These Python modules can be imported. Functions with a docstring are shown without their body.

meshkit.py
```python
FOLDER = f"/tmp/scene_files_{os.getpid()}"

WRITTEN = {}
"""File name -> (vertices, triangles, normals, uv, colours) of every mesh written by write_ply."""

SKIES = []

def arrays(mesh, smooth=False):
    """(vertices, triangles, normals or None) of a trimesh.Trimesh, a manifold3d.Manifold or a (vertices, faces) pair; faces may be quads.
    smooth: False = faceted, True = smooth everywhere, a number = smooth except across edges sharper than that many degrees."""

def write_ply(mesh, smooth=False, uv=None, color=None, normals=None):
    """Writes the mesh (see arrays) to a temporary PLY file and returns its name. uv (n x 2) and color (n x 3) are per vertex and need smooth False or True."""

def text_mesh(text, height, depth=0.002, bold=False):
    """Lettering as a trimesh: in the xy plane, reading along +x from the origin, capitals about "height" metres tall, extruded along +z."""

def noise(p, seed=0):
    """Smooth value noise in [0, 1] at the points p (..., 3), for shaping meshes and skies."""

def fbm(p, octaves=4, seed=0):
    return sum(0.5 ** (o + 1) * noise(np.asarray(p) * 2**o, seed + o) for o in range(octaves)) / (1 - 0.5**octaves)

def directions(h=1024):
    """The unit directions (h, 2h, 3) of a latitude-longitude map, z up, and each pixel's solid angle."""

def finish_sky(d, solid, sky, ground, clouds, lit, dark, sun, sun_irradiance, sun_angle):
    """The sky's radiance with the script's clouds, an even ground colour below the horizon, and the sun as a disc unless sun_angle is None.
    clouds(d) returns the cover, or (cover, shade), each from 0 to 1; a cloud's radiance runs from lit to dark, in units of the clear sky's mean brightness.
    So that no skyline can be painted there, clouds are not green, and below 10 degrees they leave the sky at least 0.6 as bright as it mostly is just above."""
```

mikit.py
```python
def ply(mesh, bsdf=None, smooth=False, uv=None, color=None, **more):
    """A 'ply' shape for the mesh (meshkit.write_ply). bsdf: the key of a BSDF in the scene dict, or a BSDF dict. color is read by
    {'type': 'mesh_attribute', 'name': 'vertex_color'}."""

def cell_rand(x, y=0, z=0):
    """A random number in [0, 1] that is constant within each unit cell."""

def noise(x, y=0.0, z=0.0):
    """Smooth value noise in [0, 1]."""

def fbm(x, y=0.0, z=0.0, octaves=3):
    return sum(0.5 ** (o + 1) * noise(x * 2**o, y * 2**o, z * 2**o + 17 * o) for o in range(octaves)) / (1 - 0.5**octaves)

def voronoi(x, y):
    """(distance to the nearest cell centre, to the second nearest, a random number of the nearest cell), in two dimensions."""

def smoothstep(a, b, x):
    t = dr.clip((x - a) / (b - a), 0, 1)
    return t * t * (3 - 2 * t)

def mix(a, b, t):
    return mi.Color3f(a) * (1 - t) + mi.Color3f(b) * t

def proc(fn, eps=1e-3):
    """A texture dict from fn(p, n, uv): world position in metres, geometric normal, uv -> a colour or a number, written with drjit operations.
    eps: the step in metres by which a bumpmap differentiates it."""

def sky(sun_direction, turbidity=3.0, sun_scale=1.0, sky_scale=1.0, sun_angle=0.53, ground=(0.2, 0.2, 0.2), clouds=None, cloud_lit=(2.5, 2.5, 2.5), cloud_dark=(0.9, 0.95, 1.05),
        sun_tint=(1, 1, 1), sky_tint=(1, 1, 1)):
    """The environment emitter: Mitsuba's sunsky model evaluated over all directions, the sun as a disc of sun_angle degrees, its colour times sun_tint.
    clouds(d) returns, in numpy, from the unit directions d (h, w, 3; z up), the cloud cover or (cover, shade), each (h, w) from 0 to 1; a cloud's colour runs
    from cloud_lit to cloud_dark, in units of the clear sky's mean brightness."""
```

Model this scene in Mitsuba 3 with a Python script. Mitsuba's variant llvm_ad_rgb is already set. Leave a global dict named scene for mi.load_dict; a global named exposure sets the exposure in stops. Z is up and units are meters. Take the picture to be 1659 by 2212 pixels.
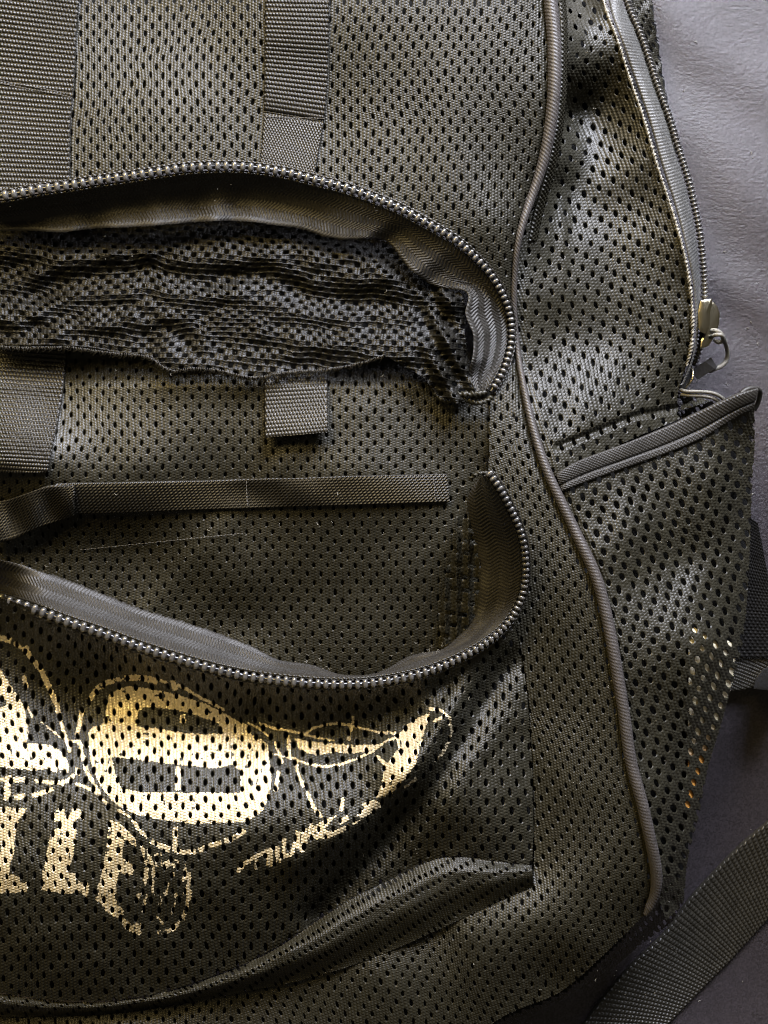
import math
import numpy as np
import trimesh
import shapely
from shapely.geometry import Polygon, LineString, Point
from shapely.ops import unary_union
from scipy.interpolate import RBFInterpolator
import drjit as dr
import mitsuba as mi
import mikit
from mikit import proc, noise, fbm, cell_rand, smoothstep, mix

T = mi.ScalarTransform4f
scene, labels = {}, {}

# ------------------------------------------------------------------ camera, light, exposure
MM = 0.18            # millimetres per plan unit on the plane of the front panel
HC = 480.0           # camera height above that plane, mm
BED = -72.0          # bed cover below that plane, mm
CX, CY = 829.5, 1106.0
exposure = 0.15


def P(px, py, z):
    """Plan position (seen from above, at its own height z in mm) to world metres."""
    px, py, z = np.broadcast_arrays(np.asarray(px, float), np.asarray(py, float), np.asarray(z, float))
    s = (HC - z) / HC * MM
    return np.stack([(px - CX) * s, (CY - py) * s, z - BED], -1) / 1000.0


scene['camera'] = {
    'type': 'perspective', 'fov_axis': 'y', 'fov': math.degrees(2 * math.atan(CY * MM / HC)),
    'near_clip': 0.01, 'far_clip': 50.0,
    'to_world': T().look_at(origin=[0, 0, (HC - BED) / 1000], target=[0, 0, 0], up=[0, 1, 0]),
}
# daylight from a window beyond the head of the bed, the warm walls of the room around, a warm lamp
scene['room_light'] = {'type': 'constant', 'radiance': {'type': 'rgb', 'value': [0.072, 0.063, 0.045]}}


def lamp(name, pos, target, w, h, rgb, label, cat):
    scene[name] = {'type': 'rectangle', 'to_world': T().look_at(origin=pos, target=target, up=[0, 0, 1]).scale([w / 2, h / 2, 1]),
                   'emitter': {'type': 'area', 'radiance': {'type': 'rgb', 'value': rgb}}}
    labels[name] = {'label': label, 'category': cat, 'kind': 'structure'}


lamp('window', [0.30, 0.92, 0.66], [0, 0.05, 0.05], 0.55, 0.5, [45, 46.5, 53], 'bright daylight window beyond the top of the bag', 'window')
lamp('ceiling_lamp', [-0.50, 0.85, 1.15], [0, 0, 0], 0.6, 0.6, [17.5, 13.0, 5.2], 'warm ceiling lamp above the bed', 'lamp')


# ------------------------------------------------------------------ materials
def knit_height(p, n, uv):
    """Chains of knitted loops: eight rows of loops and six wales to a cell of the mesh."""
    s, t = uv.x, uv.y
    w = s * 6.0
    k = dr.floor(w)
    ph = t * 9.0 + 0.5 * (k - 2 * dr.floor(k / 2))
    a = dr.abs(dr.sin(w * math.pi))
    b = 0.5 + 0.5 * dr.cos(ph * 2 * math.pi)
    return a * (0.45 + 0.55 * b) + 0.5 * noise(p.x * 3000, p.y * 3000, p.z * 3000)


def knit_rough(p, n, uv):
    return 0.40 + 0.16 * noise(p.x * 900, p.y * 900, p.z * 900)


def fabric_colour(base, amount=0.35, f=260):
    def fn(p, n, uv):
        v = 1.0 + amount * (fbm(p.x * f, p.y * f, p.z * f, 3) - 0.5) * 2 + 0.5 * (noise(p.x * 2600, p.y * 2600, p.z * 2600) - 0.5)
        return mi.Color3f(*base) * v
    return fn


def mat(name, base, rough=0.45, spec=0.5, bump=None, scale=1.0, eps=1e-4, **more):
    d = {'type': 'principled', 'base_color': base if isinstance(base, dict) else {'type': 'rgb', 'value': list(base)},
         'roughness': rough if isinstance(rough, dict) else float(rough), 'specular': spec, **more}
    if bump is not None:
        d = {'type': 'bumpmap', 'arbitrary': proc(bump, eps=eps), 'scale': scale, 'bsdf': d}
    scene[name] = {'type': 'twosided', 'bsdf': d}
    return name


def fine_weave(p, n, uv):
    return noise(p.x * 1800, p.y * 1800, p.z * 1800) + 0.6 * noise(p.x * 3900, p.y * 3900, p.z * 3900)


mat('m_mesh', proc(fabric_colour((0.0170, 0.0158, 0.0100))), proc(knit_rough), 0.42)
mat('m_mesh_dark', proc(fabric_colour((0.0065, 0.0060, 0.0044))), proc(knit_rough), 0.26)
mat('m_web', proc(fabric_colour((0.0165, 0.0150, 0.0115))), 0.38, 0.5)
mat('m_tape', proc(fabric_colour((0.023, 0.0215, 0.019), 0.2)), 0.52, 0.38)
mat('m_tape_light', proc(fabric_colour((0.06, 0.06, 0.058), 0.2)), 0.5, 0.5)
mat('m_pipe', proc(fabric_colour((0.046, 0.0415, 0.040), 0.25)), 0.5, 0.5)
mat('m_lining', (0.006, 0.006, 0.006), 0.8, 0.1)
mat('m_tooth', (0.07, 0.068, 0.065), 0.2, 1.0)
mat('m_black_web', proc(fabric_colour((0.007, 0.0065, 0.006))), 0.55, 0.12)
mat('m_cordedge', proc(fabric_colour((0.10, 0.095, 0.085), 0.3)), 0.5, 0.5)
mat('m_metal', (0.46, 0.42, 0.31), 0.2, 0.5, metallic=1.0)
mat('m_plastic', (0.012, 0.012, 0.013), 0.18, 0.6)
mat('m_cord', proc(fabric_colour((0.12, 0.115, 0.10), 0.3)), 0.5, 0.5)
mat('m_thread', (0.20, 0.19, 0.16), 0.5, 0.5)


def gold_colour(p, n, uv):
    w = noise(p.x * 1500, p.y * 1500, p.z * 1500)
    return mi.Color3f(0.54, 0.455, 0.295) * (0.75 + 0.4 * w)


mat('m_gold', proc(gold_colour), 0.27, 0.95, metallic=0.25)


def card_colour(p, n, uv):
    t = smoothstep(-0.088, -0.104, p.y + 0.006 * noise(p.x * 200, p.y * 200) + 0.12 * (0.132 - p.x))
    return mix((0.85, 0.78, 0.58), (0.62, 0.30, 0.07), t)


mat('m_card', proc(card_colour), 0.5, 0.4)


def bed_colour(p, n, uv):
    v = 0.8 + 0.8 * (noise(p.x * 1700, p.y * 1700) - 0.5) + 0.25 * fbm(p.x * 60, p.y * 60, 0.0, 4)
    return mi.Color3f(0.0240, 0.0198, 0.0235) * v


def bed_height(p, n, uv):
    return noise(p.x * 1100, p.y * 1100) + 0.7 * noise(p.x * 4300 + 7, p.y * 4300) + 0.3 * fbm(p.x * 300 + p.y * 180, p.y * 90, 0.0, 3)


mat('m_bed', proc(bed_colour), 0.52, 0.5, bed_height, 0.00015, sheen=0.5)


# ------------------------------------------------------------------ helpers
def A(pts):
    return np.asarray(pts, float)


def hf(pts, smooth=0.0):
    p = A(pts)
    r = RBFInterpolator(p[:, :2] / 1000, p[:, 2], kernel='thin_plate_spline', smoothing=smooth)

    def f(x, y):
        x, y = np.broadcast_arrays(np.asarray(x, float), np.asarray(y, float))
        return r(np.stack([x.ravel(), y.ravel()], -1) / 1000).reshape(x.shape)
    return f


def resample(pts, n=None, step=None, smooth=True):
    """A polyline through the points as a dense smooth curve."""
    p = A(pts)
    d = np.r_[0, np.cumsum(np.linalg.norm(np.diff(p[:, :2], axis=0), axis=1))]
    if smooth and len(p) > 2:
        from scipy.interpolate import PchipInterpolator, make_interp_spline
        f = PchipInterpolator(d, p, axis=0)
        dd = np.linspace(0, d[-1], 6 * len(p))
        q = f(dd)
        k = np.ones(7) / 7
        qq = np.pad(q, ((3, 3), (0, 0)), mode='reflect', reflect_type='odd')
        q = np.stack([np.convolve(qq[:, i], k, 'valid') for i in range(q.shape[1])], -1)
        d = np.r_[0, np.cumsum(np.linalg.norm(np.diff(q[:, :2], axis=0), axis=1))]
        p = q
    if n is None:
        n = max(2, int(d[-1] / step) + 1)
    t = np.linspace(0, d[-1], n)
    return np.stack([np.interp(t, d, p[:, i]) for i in range(p.shape[1])], -1)


def vnoise(x, y, seed=0):
    """Smooth numpy value noise in [-1, 1]."""
    xi, yi = np.floor(x).astype(np.int64), np.floor(y).astype(np.int64)
    fx, fy = x - xi, y - yi
    fx, fy = fx * fx * (3 - 2 * fx), fy * fy * (3 - 2 * fy)

    def h(a, b):
        v = (a * 374761393 + b * 668265263 + seed * 974634777) & 0xFFFFFFFF
        v = ((v ^ (v >> 13)) * 1274126177) & 0xFFFFFFFF
        return ((v ^ (v >> 16)) & 0xFFFFFF) / 8388607.5 - 1
    a = h(xi, yi) * (1 - fx) + h(xi + 1, yi) * fx
    b = h(xi, yi + 1) * (1 - fx) + h(xi + 1, yi + 1) * fx
    return a * (1 - fy) + b * fy


def sstep(a, b, x):
    t = np.clip((x - a) / (b - a), 0, 1)
    return t * t * (3 - 2 * t)


def groove(line, width):
    """Falls from 1 on the line to 0 at the width, in plan units."""
    ls = LineString(A(line)[:, :2])

    def f(x, y):
        d = shapely.distance(ls, shapely.points(np.ravel(x), np.ravel(y))).reshape(np.shape(x))
        return np.exp(-(d / width) ** 2)
    return f


def frame(px, py, z):
    """Position and unit normal of the sheet with heights z(px, py)."""
    e = 1.5
    p = P(px, py, z(px, py))
    du = P(px + e, py, z(px + e, py)) - P(px - e, py, z(px - e, py))
    dv = P(px, py - e, z(px, py - e)) - P(px, py + e, z(px, py + e))
    n = np.cross(du, dv)
    return p, n / np.linalg.norm(n, axis=-1, keepdims=True)


def hash01(i, j, k):
    v = (i * 374761393 + j * 668265263 + k * 974634777) & 0xFFFFFFFF
    v = ((v ^ (v >> 13)) * 1274126177) & 0xFFFFFFFF
    return ((v ^ (v >> 16)) & 0xFFFFFF) / 16777215.0


def lattice(poly, R, C, o=(0, 0), hole=(0.13, 0.18), power=1.9, ns=16, nt=20, warp=8.0, seed=1, cord=0.0, knit=.46, wales=4, loops=6, vary=.16):
    """Knitted mesh: chains of loops with a brick-laid opening to each cell. Returns plan x, y, fabric s, t, depth below the face (mm), faces."""
    R, C, o = A(R), A(C), A(o)
    minx, miny, maxx, maxy = poly.bounds
    inv = np.linalg.inv(np.stack([R, C], 1))
    st = (np.array([[minx, miny], [maxx, miny], [maxx, maxy], [minx, maxy]]) - o) @ inv.T
    a0, a1 = int(np.floor((st[:, 0].min() - 1) * ns)), int(np.ceil((st[:, 0].max() + 1) * ns))
    b0, b1 = int(np.floor((st[:, 1].min() - 1) * nt)), int(np.ceil((st[:, 1].max() + 1) * nt))
    na, nb = a1 - a0 + 1, b1 - b0 + 1
    J, I = np.meshgrid(np.arange(b0, b1 + 1), np.arange(a0, a1 + 1), indexing='ij')
    S, Tt = I.ravel() / ns, J.ravel() / nt
    xy = o + S[:, None] * R + Tt[:, None] * C
    near = shapely.contains_xy(poly.buffer(25 + warp), xy[:, 0], xy[:, 1]).reshape(nb, na)
    q = near[:-1, :-1] & near[1:, :-1] & near[:-1, 1:] & near[1:, 1:]
    jj, ii = np.nonzero(q)
    k = jj * na + ii
    alt = ((jj + ii) & 1).astype(bool)
    F = np.vstack([np.where(alt[:, None], np.c_[k, k + 1, k + na + 1], np.c_[k, k + 1, k + na]), np.where(alt[:, None], np.c_[k, k + na + 1, k + na], np.c_[k + 1, k + na + 1, k + na])])
    used, F = np.unique(F, return_inverse=True)
    F = F.reshape(-1, 3)
    S, Tt = S[used], Tt[used]
    # the opening nearest to each point
    j = np.round(Tt * 2).astype(np.int64)
    off = .5 * (j & 1)
    i = np.round(S - off).astype(np.int64)
    h = [hash01(i, j, seed * 7 + n) - .5 for n in range(4)]
    cs, ct = i + off + .05 * h[2], .5 * j + .05 * h[3]
    hx, hy = hole[0] * (1 + 2 * vary * h[0]), hole[1] * (1 + 2 * vary * h[1])
    ls, lt = S - cs, Tt - ct
    r = ((np.abs(ls) / hx) ** power + (np.abs(lt) / hy) ** power) ** (1 / power)
    ins = r < 1
    F = F[~ins[F].all(1)]
    f = np.where(ins, 1 / np.maximum(r, .05), 1)
    S, Tt = cs + ls * f, ct + lt * f
    w = S * wales
    kk = np.floor(w).astype(np.int64)
    chain = np.abs(np.sin(np.pi * w)) ** .7 * (.62 + .38 * np.cos(2 * np.pi * (Tt * loops + .5 * (kk & 1))))
    D = knit * (1 - chain) * np.clip((r - .9) / .4, .25, 1) + .34 * np.clip((1.4 - r) / .4, 0, 1) ** 2 + .25 * ins
    if cord:
        d = np.abs(np.mod(Tt + .25, .5) - .25)
        D = D - cord * np.exp(-((d - .25) / .045) ** 2)
    x, y = (o[:, None] + R[:, None] * S + C[:, None] * Tt)
    x0, y0 = x, y
    x = x0 + warp * vnoise(x0 / 150, y0 / 150, seed) + .35 * warp * vnoise(x0 / 45, y0 / 45, seed + 3)
    y = y0 + warp * vnoise(x0 / 150, y0 / 150, seed + 9) + .35 * warp * vnoise(x0 / 45, y0 / 45, seed + 5)
    F = F[shapely.contains_xy(poly, x[F].mean(1), y[F].mean(1))]
    used, F2 = np.unique(F, return_inverse=True)
    F = F2.reshape(-1, 3)
    x, y, S, Tt, D = x[used], y[used], S[used], Tt[used], D[used]
    out = ~shapely.contains_xy(poly, x, y)
    if out.any():
        ring = poly.boundary
        pts = shapely.points(x[out], y[out])
        nearp = shapely.line_interpolate_point(ring, shapely.line_locate_point(ring, pts))
        x[out], y[out] = shapely.get_x(nearp), shapely.get_y(nearp)
    return x, y, S, Tt, D, F


def add(key, mesh, m, smooth=True, uv=None, label=None, kind=None):
    n, k = 1, key
    while k in scene:
        k = f'{key}_{n:03d}'
        n += 1
    scene[k] = mikit.ply(mesh, m, smooth=smooth, uv=uv)
    if label or kind:
        labels[k] = {**({'label': label} if label else {}), **({'kind': kind} if kind else {})}
    return k


def fabric(key, pts, z, R, C, m='m_mesh', cut=None, label=None, rot=False, **kw):
    poly = pts if not isinstance(pts, (list, np.ndarray)) else Polygon(A(pts)[:, :2]).buffer(0)
    x, y, S, Tt, D, F = lattice(poly, R, C, **kw)
    p, n = frame(x, y, z)
    v = p - n * (D[:, None] / 1000)
    uv = np.c_[S, Tt] if not rot else np.c_[Tt, S]
    t = v[F]
    up = np.cross(t[:, 1] - t[:, 0], t[:, 2] - t[:, 0])
    if (up[:, 2] < 0).mean() > .5:
        F = F[:, ::-1]
    sel = None
    if cut is not None:
        cx, cy = x[F].mean(1), y[F].mean(1)
        sel = cut(cx, cy, D[F].max(1) * 0)
        k = add(key, (v, F[sel < 0]), m, True, uv, label)
        return k, (v, F, uv, sel)
    return add(key, (v, F), m, True, uv, label), None


def sheet(key, pts, z, m, step=9.0, label=None):
    """A plain closed sheet over the outline."""
    poly = pts if not isinstance(pts, (list, np.ndarray)) else Polygon(A(pts)[:, :2]).buffer(0)
    minx, miny, maxx, maxy = poly.bounds
    xs, ys = np.arange(minx - step, maxx + 2 * step, step), np.arange(miny - step, maxy + 2 * step, step)
    X, Y = np.meshgrid(xs, ys)
    nx, ny = len(xs), len(ys)
    i = (np.arange(ny - 1)[:, None] * nx + np.arange(nx - 1)).ravel()
    F = np.vstack([np.c_[i, i + nx + 1, i + 1], np.c_[i, i + nx, i + nx + 1]])
    x, y = X.ravel(), Y.ravel()
    F = F[shapely.contains_xy(poly, x[F].mean(1), y[F].mean(1))]
    used, F = np.unique(F, return_inverse=True)
    F = F.reshape(-1, 3)
    x, y = x[used], y[used]
    return add(key, (P(x, y, z(x, y)), F), m, True, np.c_[x, y] / 1000, label)


def ribbon(key, ea, eb, z, m, lift=1.0, du=2.0, dv=3.0, relief=None, thick=1.0, label=None, cross=None, edge=0.0):
    """A strip between two edge lines lying on heights z. relief(u, v, w): height in mm from u, v in plan units along and across, w the width."""
    la = LineString(A(ea)[:, :2]).length
    n = max(8, int(la / du))
    if len(ea) > 200 and len(ea) == len(eb):
        k, i = np.linspace(0, len(ea) - 1, n), np.arange(len(ea))
        a, b = (np.stack([np.interp(k, i, A(e)[:, j]) for j in range(A(e).shape[1])], -1) for e in (ea, eb))
    else:
        a, b = resample(ea, n), resample(eb, n)
    w = np.linalg.norm(a[:, :2] - b[:, :2], axis=1).mean()
    mcross = max(4, int(w / dv))
    v = np.linspace(0, 1, mcross + 1)
    c = (a[:, None, :2] * (1 - v[None, :, None]) + b[:, None, :2] * v[None, :, None])
    u = np.r_[0, np.cumsum(np.linalg.norm(np.diff((a + b)[:, :2] / 2, axis=0), axis=1))]
    U, V = np.meshgrid(u, v * w, indexing='ij')
    if a.shape[1] > 2:
        base = a[:, None, 2] * (1 - v) + b[:, None, 2] * v
    else:
        base = z(c[..., 0], c[..., 1])
    if cross is not None:
        base = base + cross(U, v[None, :] + 0 * U)
    zz = base + lift
    rel = relief(U, V, w) if relief is not None else 0 * U
    rnd = np.minimum(V, w - V)
    rel = rel - 0.5 * np.clip(1 - rnd / 4.0, 0, 1) ** 2
    if edge:
        e = edge * vnoise(U / 5, V * 0 + 3, 5) * (rnd < 1e-6)
        c = c + e[..., None] * (b[:, None, :2] - a[:, None, :2]) / w * np.where(v < .5, -1, 1)[None, :, None]
    p = P(c[..., 0], c[..., 1], zz)
    gu, gv = np.gradient(p, axis=0), np.gradient(p, axis=1)
    nn = np.cross(gu, gv)
    nn /= np.linalg.norm(nn, axis=-1, keepdims=True) + 1e-12
    sgn = np.sign(nn[..., 2].mean()) or 1
    nn = nn * sgn
    top = p + nn * rel[..., None] / 1000
    # rolled-down edges give the strip its thickness
    lo = (p - nn * thick / 1000)
    full = np.concatenate([lo[:, :1], top, lo[:, -1:]], 1)
    UU = np.concatenate([U[:, :1], U, U[:, -1:]], 1)
    VV = np.concatenate([V[:, :1] - 3, V, V[:, -1:] + 3], 1)
    full = np.concatenate([lo_row(full[:1], nn[0], thick), full, lo_row(full[-1:], nn[-1], thick)], 0)
    UU = np.concatenate([UU[:1] - 3, UU, UU[-1:] + 3], 0)
    VV = np.concatenate([VV[:1], VV, VV[-1:]], 0)
    h, k = full.shape[:2]
    i = (np.arange(h - 1)[:, None] * k + np.arange(k - 1)).ravel()
    F = np.vstack([np.c_[i, i + k, i + k + 1], np.c_[i, i + k + 1, i + 1]])
    if sgn < 0:
        F = F[:, ::-1]
    return add(key, (full.reshape(-1, 3), F), m, True, np.c_[UU.ravel(), VV.ravel()] / 10, label)


def lo_row(row, n, thick):
    r = row.copy()
    r[0, 1:-1] -= n * thick / 1000
    return r


def tube_mesh(p3, r, sides=12, ripple=None):
    p = A(p3)
    n = len(p)
    t = np.gradient(p, axis=0)
    t /= np.linalg.norm(t, axis=1, keepdims=True) + 1e-12
    up = np.tile([0, 0, 1.0], (n, 1))
    up[np.abs(t[:, 2]) > .95] = [1, 0, 0]
    a = np.cross(t, up)
    a /= np.linalg.norm(a, axis=1, keepdims=True) + 1e-12
    b = np.cross(a, t)
    ang = np.arange(sides) * 2 * np.pi / sides
    rr = np.broadcast_to(np.asarray(r, float), (n,))[:, None] * np.ones((1, sides))
    if ripple is not None:
        s = np.r_[0, np.cumsum(np.linalg.norm(np.diff(p, axis=0), axis=1))]
        rr = rr + ripple(s[:, None], ang[None, :])
    v = p[:, None] + rr[..., None] * (np.cos(ang)[None, :, None] * a[:, None] + np.sin(ang)[None, :, None] * b[:, None])
    i, j = np.meshgrid(np.arange(n - 1), np.arange(sides), indexing='ij')
    q = np.stack([i * sides + j, i * sides + (j + 1) % sides, (i + 1) * sides + (j + 1) % sides, (i + 1) * sides + j], -1).reshape(-1, 4)
    F = np.vstack([q[:, [0, 1, 2]], q[:, [0, 2, 3]]])
    c0, c1 = n * sides, n * sides + 1
    k = np.arange(sides)
    F = np.vstack([F, np.c_[k * 0 + c0, (k + 1) % sides, k], np.c_[k * 0 + c1, (n - 1) * sides + k, (n - 1) * sides + (k + 1) % sides]])
    return np.vstack([v.reshape(-1, 3), p[:1], p[-1:]]), F


def joined(parts):
    at, V, F = 0, [], []
    for v, f in parts:
        V.append(v)
        F.append(f + at)
        at += len(v)
    return np.vstack(V), np.vstack(F)


def slab(pts, z0, z1, bevel=1.5):
    """A plate with the outline pts between two heights, its upper edge bevelled."""
    p = Polygon(pts)
    inner = p.buffer(-bevel)
    if inner.geom_type != 'Polygon':
        inner = max(inner.geoms, key=lambda g: g.area)
    def ring(poly, n=48):
        l = poly.exterior
        q = A([l.interpolate(t, normalized=True).coords[0] for t in np.linspace(0, 1, n, endpoint=False)])
        k = np.argmin(np.hypot(*(q - A(p.exterior.coords[0])).T))
        q = np.roll(q, -k, 0)
        return q if poly.exterior.is_ccw else np.vstack([q[:1], q[:0:-1]])
    a, b = ring(p), ring(inner)
    f = (lambda x, y, z: P(x, y, z))
    rows = [f(a[:, 0], a[:, 1], z0), f(a[:, 0], a[:, 1], z1 - .4), f(b[:, 0], b[:, 1], z1)]
    n = len(a)
    V = np.vstack(rows + [f(*b.mean(0), z1)[None]])
    F = []
    for r in range(2):
        k = np.arange(n)
        F += [np.c_[r * n + k, r * n + (k + 1) % n, (r + 1) * n + (k + 1) % n], np.c_[r * n + k, (r + 1) * n + (k + 1) % n, (r + 1) * n + k]]
    k = np.arange(n)
    F.append(np.c_[2 * n + k, 2 * n + (k + 1) % n, k * 0 + 3 * n])
    return V, np.vstack(F)[:, ::-1]


# ------------------------------------------------------------------ outlines in plan
PIPE = [(1187, -30), (1190, 20), (1197, 75), (1198, 175), (1188, 280), (1174, 350), (1149, 425), (1126, 490), (1114, 560), (1110, 650), (1117, 749), (1130, 829), (1150, 919),
        (1180, 1014), (1219, 1097), (1254, 1172), (1289, 1247), (1312, 1337), (1334, 1457), (1349, 1547), (1362, 1646), (1384, 1721), (1404, 1811),
        (1417, 1871), (1421, 1916), (1412, 1946), (1394, 1976)]
BOTTOM = [(1394, 1976), (1340, 2030), (1270, 2096), (1219, 2141), (1165, 2165), (1080, 2200), (1040, 2235)]
Z1 = [(-30, 427), (20, 421), (90, 408), (160, 399), (210, 390), (260, 384), (310, 376), (360, 369), (410, 362), (450, 360), (492, 359), (537, 361), (575, 366), (620, 373), (655, 382),
      (695, 392), (745, 405), (795, 422), (820, 432), (864, 450), (904, 472), (950, 498), (985, 519), (1015, 545), (1044, 573), (1069, 605), (1082, 628), (1098, 664), (1104, 689),
      (1106, 714), (1105, 740), (1100, 763), (1090, 796), (1073, 827), (1060, 847)]
Z2 = [(1055, 1020), (1078, 1050), (1102, 1097), (1117, 1127), (1132, 1172), (1137, 1242), (1124, 1302), (1089, 1357), (1039, 1397), (979, 1429), (904, 1457), (829, 1472), (765, 1479),
      (700, 1478), (625, 1472), (540, 1462), (450, 1442), (380, 1422), (300, 1397), (225, 1369), (150, 1345), (75, 1316), (0, 1292), (-30, 1282)]
L1 = [(1150, 1870), (1060, 1860), (980, 1848), (925, 1858), (870, 1888), (800, 1920), (720, 1965), (650, 2014), (550, 2074), (450, 2114), (350, 2146), (200, 2165), (100, 2161), (0, 2146), (-30, 2142)]
L2 = [(1152, 1916), (1080, 1946), (955, 2006), (830, 2060), (700, 2106), (550, 2138), (400, 2168), (250, 2190), (100, 2197), (-30, 2192)]
SEAM = [(1110, 1336), (1125, 1400), (1140, 1500), (1151, 1650), (1154, 1800), (1152, 1916)]


def curve(pts, step=8):
    return [tuple(q) for q in resample(pts, step=step)]


z1c, z2c, pipec, l1c, l2c, botc = (curve(c) for c in (Z1, Z2, PIPE, L1, L2, BOTTOM))

# ------------------------------------------------------------------ the bed
bed_g = groove([(1420, -60), (1800, 420)], 60)


def bed_z(x, y):
    w = 1.4 * np.sin((y * .82 - x * .55) / 34 + 2.2 * vnoise(x / 260, y / 260, 4)) * (0.4 + .6 * vnoise(x / 200, y / 300, 8)) * sstep(1200, 500, y)
    return BED + w + 3 * vnoise(x / 420, y / 420, 2) - 40 * sstep(900, 2300, y) * sstep(800, 1700, x)


xs = np.concatenate([np.linspace(-9000, -200, 30), np.linspace(-190, 980, 30), np.arange(990, 1760, 9.0), np.linspace(1790, 10500, 30)])
ys = np.concatenate([np.linspace(-9000, -250, 30), np.arange(-240, 2500, 9.0), np.linspace(2510, 11000, 30)])
X, Y = np.meshgrid(xs, ys)
nx, ny = len(xs), len(ys)
ii = (np.arange(ny - 1)[:, None] * nx + np.arange(nx - 1)).ravel()
add('bed_cover', (P(X, Y, bed_z(X, Y)).reshape(-1, 3), np.vstack([np.c_[ii, ii + nx + 1, ii + 1], np.c_[ii, ii + nx, ii + nx + 1]])), 'm_bed', True, np.c_[X.ravel(), Y.ravel()] / 1000)
labels['bed_cover'] = {'label': 'dark purplish grey fabric bed cover under the black mesh bag', 'category': 'bed cover', 'kind': 'structure'}
rng = np.random.default_rng(5)
lint = []
for _ in range(46):
    x, y = rng.uniform(1380, 1680), rng.uniform(-10, 2220)
    a, l = rng.uniform(0, math.tau), rng.uniform(1, 7)
    q = A([(x + k * l * math.cos(a) * .5, y + k * l * math.sin(a) * .5) for k in (-1, 0, 1)])
    q[1] += rng.normal(0, 1, 2)
    lint.append(tube_mesh(P(q[:, 0], q[:, 1], bed_z(q[:, 0], q[:, 1]) + .35), .00013, 5))
add('bed_lint', joined(lint), 'm_thread', True)
labels['bed_lint'] = {'label': 'pale lint specks scattered on the dark bed cover', 'category': 'lint', 'kind': 'stuff'}

# ------------------------------------------------------------------ the bag
BAG = 'backpack'
labels[BAG] = {'label': 'black mesh backpack with unzipped front pocket and gold print, lying on the bed cover', 'category': 'backpack'}


def K(name):
    return f'{BAG}__{name}'


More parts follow.
